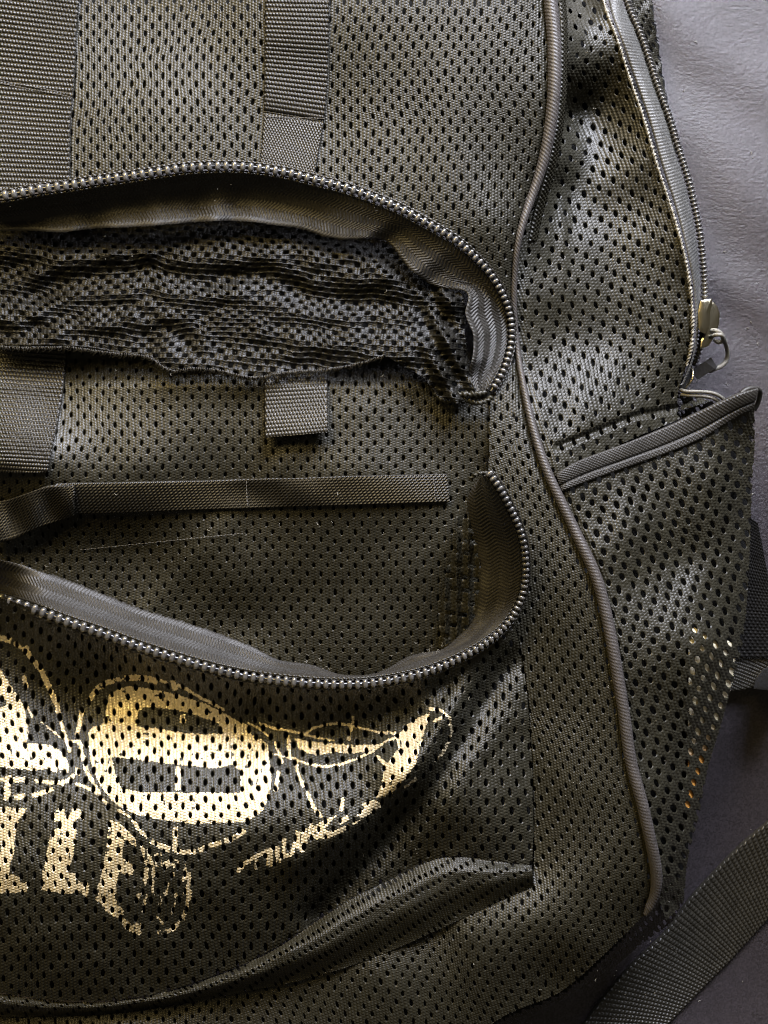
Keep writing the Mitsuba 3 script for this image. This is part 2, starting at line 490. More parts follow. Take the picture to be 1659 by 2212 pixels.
# front panel
_front = hf([(-30, -30, 2), (300, -30, 2), (600, -30, 4), (850, -30, 4), (1050, -30, 1), (1150, -30, -2), (1190, -30, -5), (0, 200, 4), (400, 200, 5), (800, 200, 4), (1020, 250, 2), (1190, 200, -5),
             (0, 400, 9), (300, 380, 8), (600, 380, 5), (850, 450, 2), (1000, 540, -3), (1060, 480, -3), (1100, 620, -13), (1112, 750, -17), (1150, 430, -11), (1050, 860, -12), (1060, 940, -11),
             (1180, 1010, -9), (1100, 1100, -10), (1200, 1200, -7), (1285, 1250, -5), (1150, 1400, -16), (1250, 1400, -9), (1322, 1400, -5), (1160, 1700, -21), (1260, 1700, -12), (1358, 1650, -9),
             (1160, 1880, -22), (1270, 1900, -15), (1410, 1900, -18), (0, 2230, -13), (400, 2200, -15), (800, 2090, -17), (1000, 2020, -17), (1150, 1990, -15), (1000, 2150, -21), (700, 2230, -20),
             (1200, 2120, -28), (1370, 2010, -27), (1270, 2040, -20), (0, 2195, -18), (550, 2145, -20), (955, 2012, -21), (1100, 2230, -30)])


pipe_dip = groove(PIPE, 17)


def front_z(x, y):
    return front_base(x, y) - 2.6 * pipe_dip(x, y)


def front_base(x, y):
    return _front(x, y) + 3.2 * vnoise(x / 330, y / 260, 13) * sstep(1180, 1000, x) + 1.6 * vnoise(x / 120, y / 190, 11) * sstep(900, 1200, y) + .5 * vnoise(x / 90, y / 300, 12)


front_poly = Polygon([(-30, -30)] + pipec + botc + [(-30, 2235)] + l2c[::-1] + SEAM[::-1][1:] + [(1118, 1320)] + z2c[:20][::-1] + z1c[::-1]).buffer(0)
if front_poly.geom_type != 'Polygon':
    front_poly = max(front_poly.geoms, key=lambda g: g.area)
band = front_poly.intersection(Polygon([(1040, 900), (1240, 900), (1700, 2300), (-60, 2300), (-60, 2100), (1120, 1900), (1040, 1300)]))
top_poly = front_poly.difference(band)
if top_poly.geom_type != 'Polygon':
    top_poly = max(top_poly.geoms, key=lambda g: g.area)
if band.geom_type != 'Polygon':
    band = max(band.geoms, key=lambda g: g.area)
fabric(K('front_panel'), top_poly, front_z, (29, -.5), (-.8, 38), seed=3, hole=(.100, .185))
fabric(K('front_panel'), band, front_z, (27.5, 3), (4.5, 36), seed=4, hole=(.108, .175), warp=12)
sheet(K('inner_lining'), front_poly.buffer(4), lambda x, y: front_z(x, y) - 6, 'm_lining')

# back wall of the open pocket
_wall = hf([(-30, 690, -8), (300, 690, -8), (600, 690, -8), (900, 690, -12), (1050, 760, -16), (0, 860, -12), (100, 860, -12), (0, 1000, 0), (100, 1000, 0), (300, 900, -7), (300, 1000, -5), (640, 900, -7), (860, 930, -10), (1000, 930, -13), (1060, 940, -12.5),
            (0, 1060, -10), (300, 1060, -9), (640, 1050, -9), (950, 1050, -13), (0, 1180, -16), (300, 1200, -20), (600, 1180, -19), (850, 1150, -17), (980, 1180, -20), (1100, 1200, -26),
            (300, 1350, -24), (650, 1380, -26), (850, 1350, -24), (960, 1350, -27), (0, 1280, -20), (1130, 1300, -28), (700, 1490, -28), (-30, 1400, -26)])


def wall_z(x, y):
    return _wall(x, y) - 8 * sstep(840, 770, y) + 3.0 * vnoise(x / 260, y / 150, 25) + .8 * vnoise(x / 130, y / 90, 21) + 1.0 * np.exp(-(((x - 700) + (y - 900) * .9) / 40) ** 2) * sstep(880, 960, y)


wall_poly = Polygon([(-30, 732), (1000, 732), (1056, 845), (1082, 860), (1082, 1020), (1095, 1090), (1128, 1240), (1080, 1350), (979, 1420), (829, 1466), (625, 1465), (450, 1436), (300, 1391), (150, 1340), (-30, 1279)])
fabric(K('pocket_wall'), wall_poly, wall_z, (29.5, 0), (0, 36), seed=7, hole=(.100, .165), warp=7, nt=18, ns=14)
sheet(K('inner_lining'), wall_poly, lambda x, y: wall_z(x, y) - 5.5, 'm_lining')

# ---- print on the pouch
def a1(*p): return [(x / 3.78, 1316.6 + y / 3.78) for x, y in p]
def a2(*p): return [(x / 3.78, 1645.8 + y / 3.78) for x, y in p]
def stroke(w, pts): return LineString(pts).buffer(w / 2, cap_style=2 if w > 9 else 1)


eye_outer = Polygon([(235, 1502), (254, 1489), (280, 1483), (312, 1486), (352, 1494), (392, 1504), (443, 1521), (491, 1545), (535, 1567), (545, 1587), (578, 1605), (583, 1649), (587, 1680), (582, 1720), (566, 1752),
                     (535, 1775), (495, 1777), (443, 1779), (421, 1780), (378, 1775), (344, 1770), (312, 1762), (291, 1759), (275, 1751), (249, 1736), (225, 1709), (206, 1675), (196, 1646), (193, 1621),
                     (190, 1581), (200, 1570), (220, 1565), (228, 1541)])
eye_dark1 = Polygon([(300, 1535), (312, 1527), (344, 1529), (384, 1535), (430, 1547), (470, 1563), (484, 1584), (440, 1586), (400, 1583), (360, 1577), (345, 1573), (320, 1571), (299, 1570), (296, 1548)])
eye_dark2 = Polygon([(240, 1634), (300, 1641), (384, 1651), (463, 1659), (503, 1652), (519, 1664), (521, 1704), (515, 1712), (443, 1711), (384, 1712), (300, 1710), (262, 1702), (250, 1675)])
left_eye = Polygon([(0, 1446), (16, 1470), (32, 1494), (48, 1518), (55, 1536), (60, 1560), (62, 1584), (57, 1606), (80, 1606), (106, 1608), (120, 1614), (138, 1626), (148, 1650), (148, 1668), (110, 1666), (100, 1660), (70, 1666), (50, 1661), (0, 1657), (-32, 1656), (-32, 1446)])
emblem = unary_union([
    eye_outer.difference(eye_dark1).difference(eye_dark2), left_eye.difference(Point(4, 1518).buffer(10)).difference(Point(-6, 1560).buffer(8)),
    stroke(13, [(-10, 1378), (8, 1380), (24, 1385)]), stroke(9, [(32, 1392), (42, 1398)]), stroke(15, [(52, 1398), (58, 1414)]),
    stroke(11, [(58, 1409), (74, 1430), (90, 1451), (103, 1478), (114, 1502), (124, 1525), (127, 1541)]), stroke(10, [(52, 1460), (57, 1486)]),
    stroke(5, [(60, 1528), (70, 1549)]), stroke(4, [(91, 1560), (106, 1573), (127, 1589), (135, 1593)]),
    stroke(8, [(132, 1558), (138, 1581), (145, 1602), (151, 1621)]), stroke(6, [(146, 1600), (169, 1600), (178, 1610)]),
    stroke(11, [(192, 1514), (209, 1488), (230, 1475), (247, 1471)]), stroke(9, [(252, 1469), (262, 1468)]), stroke(12, [(269, 1467), (299, 1464), (340, 1474)]), stroke(6, [(300, 1462), (330, 1466), (360, 1476)]),
    stroke(12, [(372, 1470), (378, 1492)]), stroke(7, [(383, 1482), (405, 1491), (434, 1510)]), stroke(6, [(440, 1512), (462, 1522), (483, 1533)]),
    stroke(10, [(177, 1534), (172, 1563), (166, 1588)]), stroke(9, [(171, 1602), (175, 1621), (181, 1645), (188, 1668), (200, 1688)]),
    stroke(8, [(204, 1696), (214, 1714)]), stroke(7, [(164, 1693), (185, 1699), (212, 1714)]), stroke(6, [(220, 1726), (232, 1736)]), stroke(5, [(255, 1750), (280, 1764)]),
    stroke(8, [(286, 1773), (304, 1797), (317, 1807)]), stroke(11, [(326, 1816), (346, 1828), (367, 1836)]), stroke(10, [(376, 1838), (397, 1842), (423, 1840)]),
    stroke(12, [(430, 1838), (445, 1832)]), stroke(11, [(452, 1828), (478, 1820)]), stroke(12, [(484, 1818), (505, 1812), (528, 1794)]), stroke(10, [(380, 1786), (378, 1815), (377, 1839)]),
    stroke(12, [(394, 1543), (395, 1562)]), stroke(12, [(385, 1655), (384, 1707)]),
    # row of marks under the left eye
    stroke(12, [(130, 1645), (136, 1666)]), stroke(10, [(168, 1656), (166, 1674)]), stroke(14, [(18, 1676), (14, 1728)]), stroke(12, [(28, 1684), (54, 1684)]), stroke(8, [(-5, 1683), (8, 1683)]),
    stroke(9, [(78, 1686), (104, 1690), (130, 1690)]), stroke(10, [(130, 1693), (152, 1682)]), stroke(10, [(154, 1678), (160, 1672)]), stroke(10, [(68, 1720), (90, 1712), (114, 1704)]), stroke(12, [(30, 1722), (54, 1720)]),
    # right of the eye
    stroke(5, [(535, 1561), (559, 1573), (578, 1589)]), stroke(5, [(561, 1563), (594, 1573), (626, 1579), (662, 1587), (693, 1595), (721, 1599)]),
    stroke(5.5, [(662, 1583), (678, 1573), (701, 1567), (725, 1563), (757, 1567), (789, 1575), (820, 1581), (852, 1583)]), stroke(6, [(763, 1551), (757, 1575), (753, 1597)]),
    Polygon([(636, 1593), (670, 1601), (721, 1605), (765, 1609), (820, 1607), (797, 1621), (761, 1627), (721, 1623), (693, 1631), (662, 1625), (646, 1617)]),
    stroke(5, [(586, 1627), (630, 1637), (670, 1651), (701, 1655), (733, 1651), (765, 1641), (805, 1621), (832, 1601), (856, 1593)]),
    stroke(8, [(622, 1593), (626, 1631)]), stroke(7, [(594, 1605), (610, 1645)]), stroke(9, [(602, 1667), (596, 1706)]),
    stroke(7, [(638, 1637), (642, 1665), (654, 1696)]), stroke(8, [(664, 1712), (678, 1744), (693, 1764)]), stroke(9, [(741, 1726), (737, 1750)]),
    Polygon([(876, 1565), (928, 1537), (922, 1557), (914, 1585), (906, 1613), (898, 1653), (878, 1680), (846, 1716), (813, 1724), (824, 1696), (828, 1664), (824, 1649), (805, 1625), (820, 1633), (836, 1649), (860, 1617), (856, 1593), (864, 1581)]),
    stroke(6, [(928, 1531), (951, 1533), (971, 1549), (977, 1581), (967, 1613), (943, 1645)]), stroke(6, [(936, 1557), (957, 1549)]), stroke(5, [(900, 1683), (876, 1702)]),
]).simplify(.3)
script_words = unary_union([
    stroke(9, [(515, 1883), (527, 1867), (550, 1853), (574, 1841)]), stroke(7, [(555, 1860), (553, 1876)]), stroke(14, [(582, 1833), (582, 1873)]), stroke(11, [(598, 1829), (601, 1864)]),
    stroke(8, [(614, 1815), (612, 1850), (630, 1846), (634, 1826)]), stroke(12, [(644, 1796), (640, 1825), (655, 1835)]), stroke(11, [(658, 1790), (652, 1840)]), stroke(7, [(674, 1777), (662, 1818)]),
    Polygon([(729, 1760), (701, 1770), (678, 1785), (668, 1807), (685, 1813), (713, 1812), (741, 1797), (781, 1772), (765, 1776), (737, 1788), (721, 1796), (709, 1796), (701, 1791), (713, 1776)]),
    stroke(11, [(753, 1765), (732, 1777)]), Polygon([(781, 1736), (813, 1729), (828, 1740), (805, 1757), (781, 1768), (771, 1762), (789, 1744)])])
letter_i = Polygon([(-32, 1741), (58, 1746), (50, 1762), (40, 1770), (32, 1805), (29, 1847), (21, 1865), (19, 1889), (40, 1894), (45, 1908), (63, 1908), (58, 1929), (0, 1931), (-32, 1931)])
letter_l = Polygon(a2((440, 420), (470, 380), (530, 385), (525, 430), (570, 430), (590, 380), (650, 385), (690, 430), (680, 470), (640, 460), (600, 490), (620, 570), (620, 650), (600, 700), (590, 800), (570, 850), (545, 880), (560, 910),
                      (620, 910), (650, 980), (730, 1000), (725, 1080), (700, 1110), (660, 1070), (540, 1080), (400, 1060), (340, 1050), (340, 960), (360, 850), (380, 760), (400, 640), (420, 560), (480, 540), (500, 480), (440, 490)))
letter_d = unary_union([
    Polygon(a2((890, 470), (960, 490), (1060, 580), (1110, 640), (1115, 700), (1080, 680), (1010, 640), (1000, 720), (1000, 790), (1060, 820), (1095, 880), (1080, 920), (1040, 945), (990, 900), (970, 900), (950, 1020), (955, 1120),
               (950, 1170), (1000, 1200), (1010, 1250), (930, 1260), (850, 1210), (830, 1170), (780, 1130), (790, 1050), (820, 950), (850, 800), (870, 680), (880, 580))),
    stroke(22, [(236, 1962), (262, 1978)]), Polygon([(262, 1982), (276, 1990), (285, 2003), (297, 1992), (310, 1998), (312, 2014), (300, 2022), (284, 2014), (268, 2006)]),
    stroke(9, a2((1160, 700), (1190, 850), (1190, 950), (1150, 1060), (1110, 1140))), stroke(9, a2((1210, 730), (1240, 850), (1260, 960), (1240, 1150))), stroke(14, a2((1290, 750), (1295, 860))),
    stroke(14, a2((1340, 850), (1400, 820), (1440, 830), (1430, 960))), stroke(12, a2((1490, 850), (1545, 920), (1480, 960))), stroke(8, a2((1550, 950), (1530, 1030), (1500, 1110))), stroke(8, a2((1370, 1000), (1350, 1080))),
    stroke(9, [(410, 1926), (404, 1960), (394, 1985), (372, 2010), (345, 2016)]), stroke(6, [(322, 1925), (312, 1950), (305, 1978)]), stroke(5, [(350, 1935), (342, 1965)]), stroke(5, [(380, 1930), (372, 1975)]),
    stroke(5, [(335, 1975), (350, 1995)])])
PRINTS = [emblem, script_words, letter_i, letter_l, letter_d]

# pouch front
_pouch = hf([(-30, 1282, 20), (150, 1345, 20), (300, 1397, 19), (450, 1442, 17), (625, 1472, 15), (765, 1479, 12), (904, 1457, 7), (1039, 1397, 0), (1089, 1357, -6), (1125, 1400, -15), (1140, 1500, -17), (1151, 1650, -20), (1154, 1800, -21), (1150, 1870, -22),
             (0, 1400, 3), (0, 1540, 5), (0, 1640, 11), (0, 1720, 15), (0, 1800, 17), (0, 1880, 18), (0, 2000, 10), (0, 2110, -1), (-30, 2143, -8),
             (200, 1440, -4), (300, 1480, -8), (300, 1560, -5), (300, 1640, 5), (300, 1720, 15), (300, 1800, 20), (300, 1880, 18), (300, 1980, 11), (300, 2090, 0), (300, 2150, -7),
             (560, 1540, -9), (560, 1600, -5), (560, 1680, 6), (560, 1750, 15), (560, 1800, 17), (560, 1880, 11), (560, 1990, -1), (560, 2065, -9),
             (750, 1540, -9), (750, 1600, -6), (740, 1650, 1), (740, 1720, 10), (740, 1770, 11), (740, 1850, 1), (740, 1920, -8), (800, 1910, -12),
             (860, 1520, -6), (880, 1580, 1), (870, 1640, 9), (865, 1690, 9), (850, 1750, 0), (900, 1850, -14),
             (960, 1480, -4), (970, 1540, 3), (980, 1830, -11),
             (1040, 1450, -4), (1060, 1650, -8), (1060, 1740, -7), (1060, 1840, -14), (1100, 1500, -13), (1100, 1640, -13), (1110, 1760, -13)])


valley = groove([(1105, 1400), (1030, 1540), (960, 1660), (860, 1780), (760, 1890), (690, 1970)], 36)
ridge = groove([(1050, 1420), (965, 1550), (900, 1660), (790, 1770), (640, 1860)], 34)


def pouch_z(x, y):
    return _pouch(x, y) - 9 * valley(x, y) * sstep(1380, 1460, y) + 4.5 * ridge(x, y) * sstep(1420, 1500, y) + .7 * vnoise(x / 70, y / 55, 31) + .35 * vnoise(x / 30, y / 30, 33)


pouch_poly = Polygon(z2c[12:] + [(-32, 1282)] + l1c[::-1] + SEAM[::-1][1:]).buffer(0)
if pouch_poly.geom_type != 'Polygon':
    pouch_poly = max(pouch_poly.geoms, key=lambda g: g.area)


def cut_print(cx, cy, dmax):
    r = np.full(len(cx), -1)
    jx, jy = cx + 1.6 * vnoise(cx / 4, cy / 4, 41), cy + 1.6 * vnoise(cx / 4, cy / 4, 43)
    worn = vnoise(cx / 5, cy / 9, 47)
    for i, g in enumerate(PRINTS):
        shapely.prepare(g)
        hit = shapely.contains_xy(g, jx, jy) & (dmax < .5) & (worn > (-.25 if i == 4 and False else -.78))
        if i == 4:
            hit &= (worn > np.where(jx > 300, -.15, -.6))
        r[hit] = i
    return r


pk, (pv, pF, puv, psel) = fabric(K('pocket_front'), pouch_poly, pouch_z, (33, -.5), (1.5, 38), seed=12, hole=(.118, .20), warp=9, ns=18, nt=24, cut=cut_print,
                                label='bulging black mesh pocket front with gold print')
for i, nm in enumerate(['gold_emblem', 'gold_script', 'printed_letter', 'printed_letter', 'printed_letter']):
    f = pF[psel == i]
    used, f2 = np.unique(f, return_inverse=True)
    lab = ['worn gold print of two round eyes and curled lines', 'gold handwritten script along the curve', 'gold serif letter I cut off by the edge', 'gold serif letter L', 'worn crumpled gold letter D'][i]
    add(pk + '__' + nm, (pv[used], f2.reshape(-1, 3)), 'm_gold', True, puv[used], lab)
sheet(K('inner_lining'), pouch_poly.buffer(-5), lambda x, y: pouch_z(x, y) - 5, 'm_lining')

# gusset under the pouch
def gusset_z(x, y):
    ls1, ls2 = LineString(L1), LineString(L2)
    pts = shapely.points(np.ravel(x), np.ravel(y))
    d1, d2 = shapely.distance(ls1, pts).reshape(np.shape(x)), shapely.distance(ls2, pts).reshape(np.shape(x))
    v = d1 / (d1 + d2 + 1e-6)
    w = np.minimum(d1 + d2, 90) / 90
    g0 = np.interp(x, [0, 600, 900, 1150], [-8, -9, -13, -18])
    return g0 + w * (7.5 * sstep(-.12, .30, v) - 2 * v) - np.interp(x, [0, 600, 1150], [11, 11, 5]) * sstep(.45, 1.02, v) + .6 * vnoise(x / 60, y / 60, 51)


gus_poly = Polygon(l1c + l2c[::-1]).buffer(0)
if gus_poly.geom_type != 'Polygon':
    gus_poly = max(gus_poly.geoms, key=lambda g: g.area)
fabric(K('pocket_gusset'), gus_poly, gusset_z, (31, 13), (8, 28), seed=14, hole=(.12, .17), warp=7)
sheet(K('inner_lining'), gus_poly, lambda x, y: gusset_z(x, y) - 4.5, 'm_lining')

# hem beyond the bottom seam
HEM = [(1394, 1976), (1418, 1950), (1428, 1905), (1440, 1890), (1482, 1900), (1478, 1950), (1452, 1994), (1380, 2046), (1330, 2090), (1270, 2128), (1220, 2158), (1110, 2202), (1070, 2240), (1040, 2235), (1080, 2200), (1165, 2165), (1219, 2141), (1270, 2096), (1340, 2030)]
_hem = hf([(1394, 1976, -27), (1440, 1900, -26), (1480, 1900, -48), (1478, 1950, -54), (1452, 1994, -58), (1380, 2046, -55), (1340, 2030, -34), (1270, 2128, -56), (1219, 2141, -38), (1110, 2202, -52), (1080, 2200, -40), (1040, 2235, -38)])
fabric(K('bottom_panel'), HEM, lambda x, y: _hem(x, y) + .8 * vnoise(x / 25, y / 25, 61), (28, 8), (5, 30), seed=15, hole=(.13, .17), warp=5)

# ------------------------------------------------------------------ right side of the bag
SIDE_EDGE = [(1302, -30), (1305, 5), (1329, 65), (1359, 160), (1394, 260), (1419, 350), (1449, 440), (1474, 525), (1490, 600), (1498, 680), (1498, 740), (1485, 790), (1467, 833), (1462, 880), (1470, 905)]
_side = hf([(1195, 20, -8), (1198, 175, -8), (1180, 320, -12), (1150, 425, -16), (1114, 560, -18), (1117, 749, -20), (1150, 919, -12), (1195, 1020, -11), (1236, 0, -40), (1236, 240, -38), (1216, 400, -33), (1190, 520, -26), (1160, 640, -23),
            (1305, 5, -33), (1306, 200, -37), (1290, 400, -36), (1359, 160, -30), (1394, 260, -29), (1270, 560, -33), (1280, 750, -33), (1250, 880, -21), (1360, 300, -34), (1390, 420, -34), (1410, 560, -35), (1400, 750, -36), (1370, 880, -31),
            (1425, 350, -29), (1474, 525, -31), (1498, 680, -36), (1485, 790, -41), (1462, 880, -44), (1330, 950, -26), (1470, 910, -44)])
hemline = groove([(1468, 880), (1370, 899), (1270, 939), (1205, 964)], 7)


def side_z(x, y):
    return _side(x, y)  + 1.0 * vnoise(x / 55, y / 90, 71) - 2.2 * hemline(x, y) - 2.0 * pipe_dip(x, y) + 1.2 * np.exp(-((x - 1216) / 14) ** 2) * sstep(300, 420, y) * sstep(640, 540, y)


side_edge = curve(SIDE_EDGE)
side_poly = Polygon([(1200, -30)] + side_edge + [(1380, 942), (1305, 976), (1245, 1001), (1196, 1030)] + [q for q in pipec[::-1] if q[1] < 1010]).buffer(0)
fabric(K('side_panel'), side_poly, side_z, (29.5, -14), (13, 40), seed=21, hole=(.122, .165), warp=8)
sheet(K('inner_lining'), side_poly, lambda x, y: side_z(x, y) - 8, 'm_lining')
# strip of mesh beyond the side zip
BACKM = [(1340, -30), (1404, -30), (1419, 75), (1434, 175), (1445, 240), (1456, 310), (1480, 420), (1505, 540), (1495, 560), (1470, 470), (1440, 330), (1405, 200), (1375, 100)]
_bk = hf([(1340, -30, -44), (1404, -30, -55), (1375, 100, -44), (1425, 120, -57), (1440, 330, -46), (1456, 310, -56), (1500, 545, -52), (1400, 40, -49), (1420, 180, -50)])
fabric(K('back_panel'), BACKM, lambda x, y: _bk(x, y) + 1.2 * vnoise(x / 12, y / 18, 66), (20, 6), (9, 26), seed=22, hole=(.17, .18), warp=4)
sheet(K('inner_lining'), BACKM, lambda x, y: _bk(x, y) - 4, 'm_lining', step=6)

# seam allowance beside the piping at the top
def twill(pitch=7.5, amp=.3, k=.55, cross=3.0):
    def f(U, V, w):
        a = np.sin(2 * np.pi * (U + k * V) / pitch)
        return amp * a + .35 * amp * np.sin(2 * np.pi * V / cross)
    return f


def herring(pitch=5.0, amp=.25, half=16):
    def f(U, V, w):
        q = np.abs((V / half) % 2 - 1) * half
        return amp * np.sin(2 * np.pi * (U + .8 * q) / pitch)
    return f


ribbon(K('seam_allowance'), [(1208, -30, -6), (1216, 75, -6), (1214, 175, -7), (1200, 300, -10), (1183, 380, -14), (1160, 450, -18), (1145, 520, -20)],
       [(1221, -30, -9), (1228, 75, -9), (1227, 175, -10), (1217, 290, -13), (1202, 370, -17), (1180, 440, -21), (1162, 520, -23)], None, 'm_mesh', lift=1, du=1.5, dv=2,
       relief=lambda U, V, w: .5 * np.sin(U / 1.5) * np.sin(V / 1.1), edge=1.5, label='ragged mesh seam edge')

# piping
pip = resample(PIPE, step=1.5)
pz = front_base(pip[:, 0], pip[:, 1]) + 0.4 - 2.2 * np.exp(-((pip[:, 1] - 640) / 170) ** 2)
prad = np.interp(pip[:, 1], [-30, 150, 350, 560, 800, 950, 1200, 1400, 1900, 1960, 1976], [15, 15, 12, 6, 6, 9, 12, 13, 13, 9, 5]) * MM / 1000
add(K('piping'), tube_mesh(P(pip[:, 0], pip[:, 1], pz), prad, 30, ripple=lambda s, a: .00013 * np.sin(s * 2 * np.pi / .0014 + 5 * a) * np.sin(10 * a)), 'm_pipe', True, label='rounded brownish black piping along the side seam')
# side pocket
POCK_TOP = [(1205, 1040), (1244, 1010), (1330, 978), (1420, 943), (1494, 912), (1554, 884), (1600, 862), (1636, 850)]
POCK_R = [(1630, 879), (1632, 949), (1626, 1049), (1624, 1097), (1622, 1172), (1617, 1272), (1612, 1337), (1605, 1397), (1580, 1487), (1570, 1527), (1550, 1597), (1533, 1646), (1510, 1771), (1488, 1846), (1482, 1900), (1478, 1950)]
_pock = hf([(1205, 1040, -9), (1254, 1172, -9), (1312, 1337, -8), (1334, 1457, -8), (1362, 1646, -12), (1404, 1811, -18), (1425, 1916, -24), (1330, 978, -17), (1420, 943, -22), (1494, 912, -24), (1554, 884, -24), (1600, 862, -24), (1632, 860, -26),
            (1632, 949, -38), (1624, 1097, -46), (1617, 1272, -50), (1605, 1397, -50), (1570, 1527, -50), (1533, 1646, -52), (1510, 1771, -54), (1482, 1900, -56), (1478, 1950, -56),
            (1450, 1080, -22), (1540, 1040, -26), (1360, 1160, -14), (1480, 1220, -27), (1560, 1230, -34), (1400, 1260, -18), (1390, 1340, -13), (1480, 1350, -18), (1550, 1390, -26), (1440, 1500, -18), (1500, 1520, -27),
            (1440, 1700, -24), (1460, 1830, -36)])


def pock_z(x, y):
    return _pock(x, y) - 2.6 * pipe_dip(x, y) + .9 * vnoise(x / 50, y / 80, 81)


pock_poly = Polygon([(1205, 1040)] + curve(POCK_TOP)[1:] + curve(POCK_R) + [(1440, 1990), (1425, 1945)] + [q for q in pipec[::-1] if 1060 < q[1] < 1930]).buffer(0)
if pock_poly.geom_type != 'Polygon':
    pock_poly = max(pock_poly.geoms, key=lambda g: g.area)
fabric(K('side_pocket'), pock_poly, pock_z, (30, -8), (15, 40), seed=25, hole=(.165, .195), warp=7, label='slack mesh bottle pocket on the side')
sheet(K('inner_lining'), pock_poly.buffer(-6), lambda x, y: pock_z(x, y) - 13, 'm_lining')
BIND_LO = [(1214, 1062), (1280, 1036), (1380, 1001), (1475, 966), (1530, 941), (1580, 908), (1628, 884)]
BIND_HI = [(1200, 1024), (1244, 997), (1330, 965), (1420, 930), (1494, 897), (1554, 870), (1600, 849), (1640, 838)]
ribbon(K('side_pocket__binding'), BIND_HI, BIND_LO, pock_z, 'm_tape', lift=1.6, du=1.5, dv=1.5, relief=lambda U, V, w: .20 * np.sin(2 * np.pi * U / 7.5) * np.sin(2 * np.pi * V / 7) - .8 * np.exp(-((V - w * .66) / 2.5) ** 2),
       cross=lambda U, v: .4 * np.sin(np.pi * np.clip(v / .6, 0, 1)), thick=2.2, label='folded tape binding on the pocket mouth')
tp = resample([(1600, 850, -23), (1628, 838, -24), (1643, 843, -27), (1640, 862, -30), (1630, 885, -33)], step=1.5)
add(K('side_pocket__binding_end'), tube_mesh(P(tp[:, 0], tp[:, 1], tp[:, 2]), 5.5 * MM / 1000, 14), 'm_tape', True)
# card in the pocket
CARD = [(1488, 1352), (1592, 1392), (1582, 1470), (1552, 1575), (1528, 1650), (1500, 1762), (1478, 1752), (1486, 1640), (1488, 1500)]
sheet('paper_card', CARD, lambda x, y: pock_z(x, y) - 3.0, 'm_card', step=4)
labels['paper_card'] = {'label': 'cream and orange card glimpsed through the holes of the mesh side pocket', 'category': 'card'}

# ------------------------------------------------------------------ webbing
def web(pitch=10.2, amp=.7, bead=7.0, tilt=0.0):
    def f(U, V, w):
        r = np.abs(np.sin(np.pi * (U + tilt * V) / pitch))
        row = np.floor((U + tilt * V) / pitch)
        b = np.cos(2 * np.pi * (V / bead + .5 * (row % 2)))
        return amp * np.sqrt(r) - amp + .26 * b * r
    return f


ribbon(K('webbing'), [(-40, -40), (-40, 100), (-40, 250), (-40, 425)], [(175, -40), (165, 65), (159, 190), (151, 250), (150, 350), (150, 400)], front_z, 'm_web', lift=1.6, du=1.3, dv=1.5, relief=web(10.2, tilt=-.16),
       label='wide ribbed webbing strap at the left edge, running under the zip')
ribbon(K('webbing'), [(572, -40), (571, 125), (570, 250), (564, 330), (560, 362)], [(712, -40), (710, 125), (705, 225), (694, 300), (677, 392)], front_z, 'm_web', lift=1.5, du=1.3, dv=1.5,
       relief=lambda U, V, w: np.where(U < 292, web(9.6)(U, V, w), web(5.2, .2)(U, V, w) - .3) - .7 * np.exp(-((U - 292 + .01 * V) / 5) ** 2), label='ribbed webbing strap in the middle, running under the zip')
ribbon(K('webbing'), [(-40, 735), (-40, 850), (-40, 950), (-40, 1022)], [(143, 740), (137, 829), (122, 924), (103, 1021)], wall_z, 'm_web', lift=2.2, du=1.3, dv=1.5, relief=web(8.6, tilt=-.05),
       label='wide ribbed webbing strap at the left edge inside the pocket')
ribbon(K('webbing'), [(571, 790), (571, 860), (572, 946)], [(708, 785), (708, 860), (709, 934)], wall_z, 'm_web', lift=2.0, du=1.2, dv=1.5, relief=web(8.4, .36), cross=lambda U, v: 4.5 * sstep(30, 150, U), thick=1.4,
       label='short loose webbing tab inside the pocket')
# stitches across the straps
def stitch_row(key, a, b, z, n, lift, r=.00016):
    a, b = A(a), A(b)
    out = []
    for k in range(n):
        q = a + (b - a) * np.linspace((k + .1) / n, (k + .9) / n, 5)[:, None]
        out.append(tube_mesh(P(q[:, 0], q[:, 1], z(q[:, 0], q[:, 1]) + lift + .25 * np.sin(np.linspace(0, np.pi, 5))), r, 6))
    add(key, joined(out), 'm_cordedge', True, kind='stuff')


mat('m_brown', (0.085, 0.055, 0.03), .6, .3)
stitch_row(K('webbing__stitching'), (-20, 170), (152, 203), front_z, 26, 1.7)
stitch_row(K('webbing__stitching'), (-20, 176), (152, 209), front_z, 26, 1.7)
stitch_row(K('webbing_001__stitching'), (574, 252), (702, 256), front_z, 20, 1.2)
stitch_row(K('pocket_tape__stitching'), (936, 1028), (940, 1082), wall_z, 7, 2.6)
stitch_row(K('pocket_tape__stitching'), (532, 1040), (534, 1094), wall_z, 7, 2.6)
stitch_row(K('pocket_wall__stitching'), (172, 1188), (525, 1152), wall_z, 48, .3, .00010)

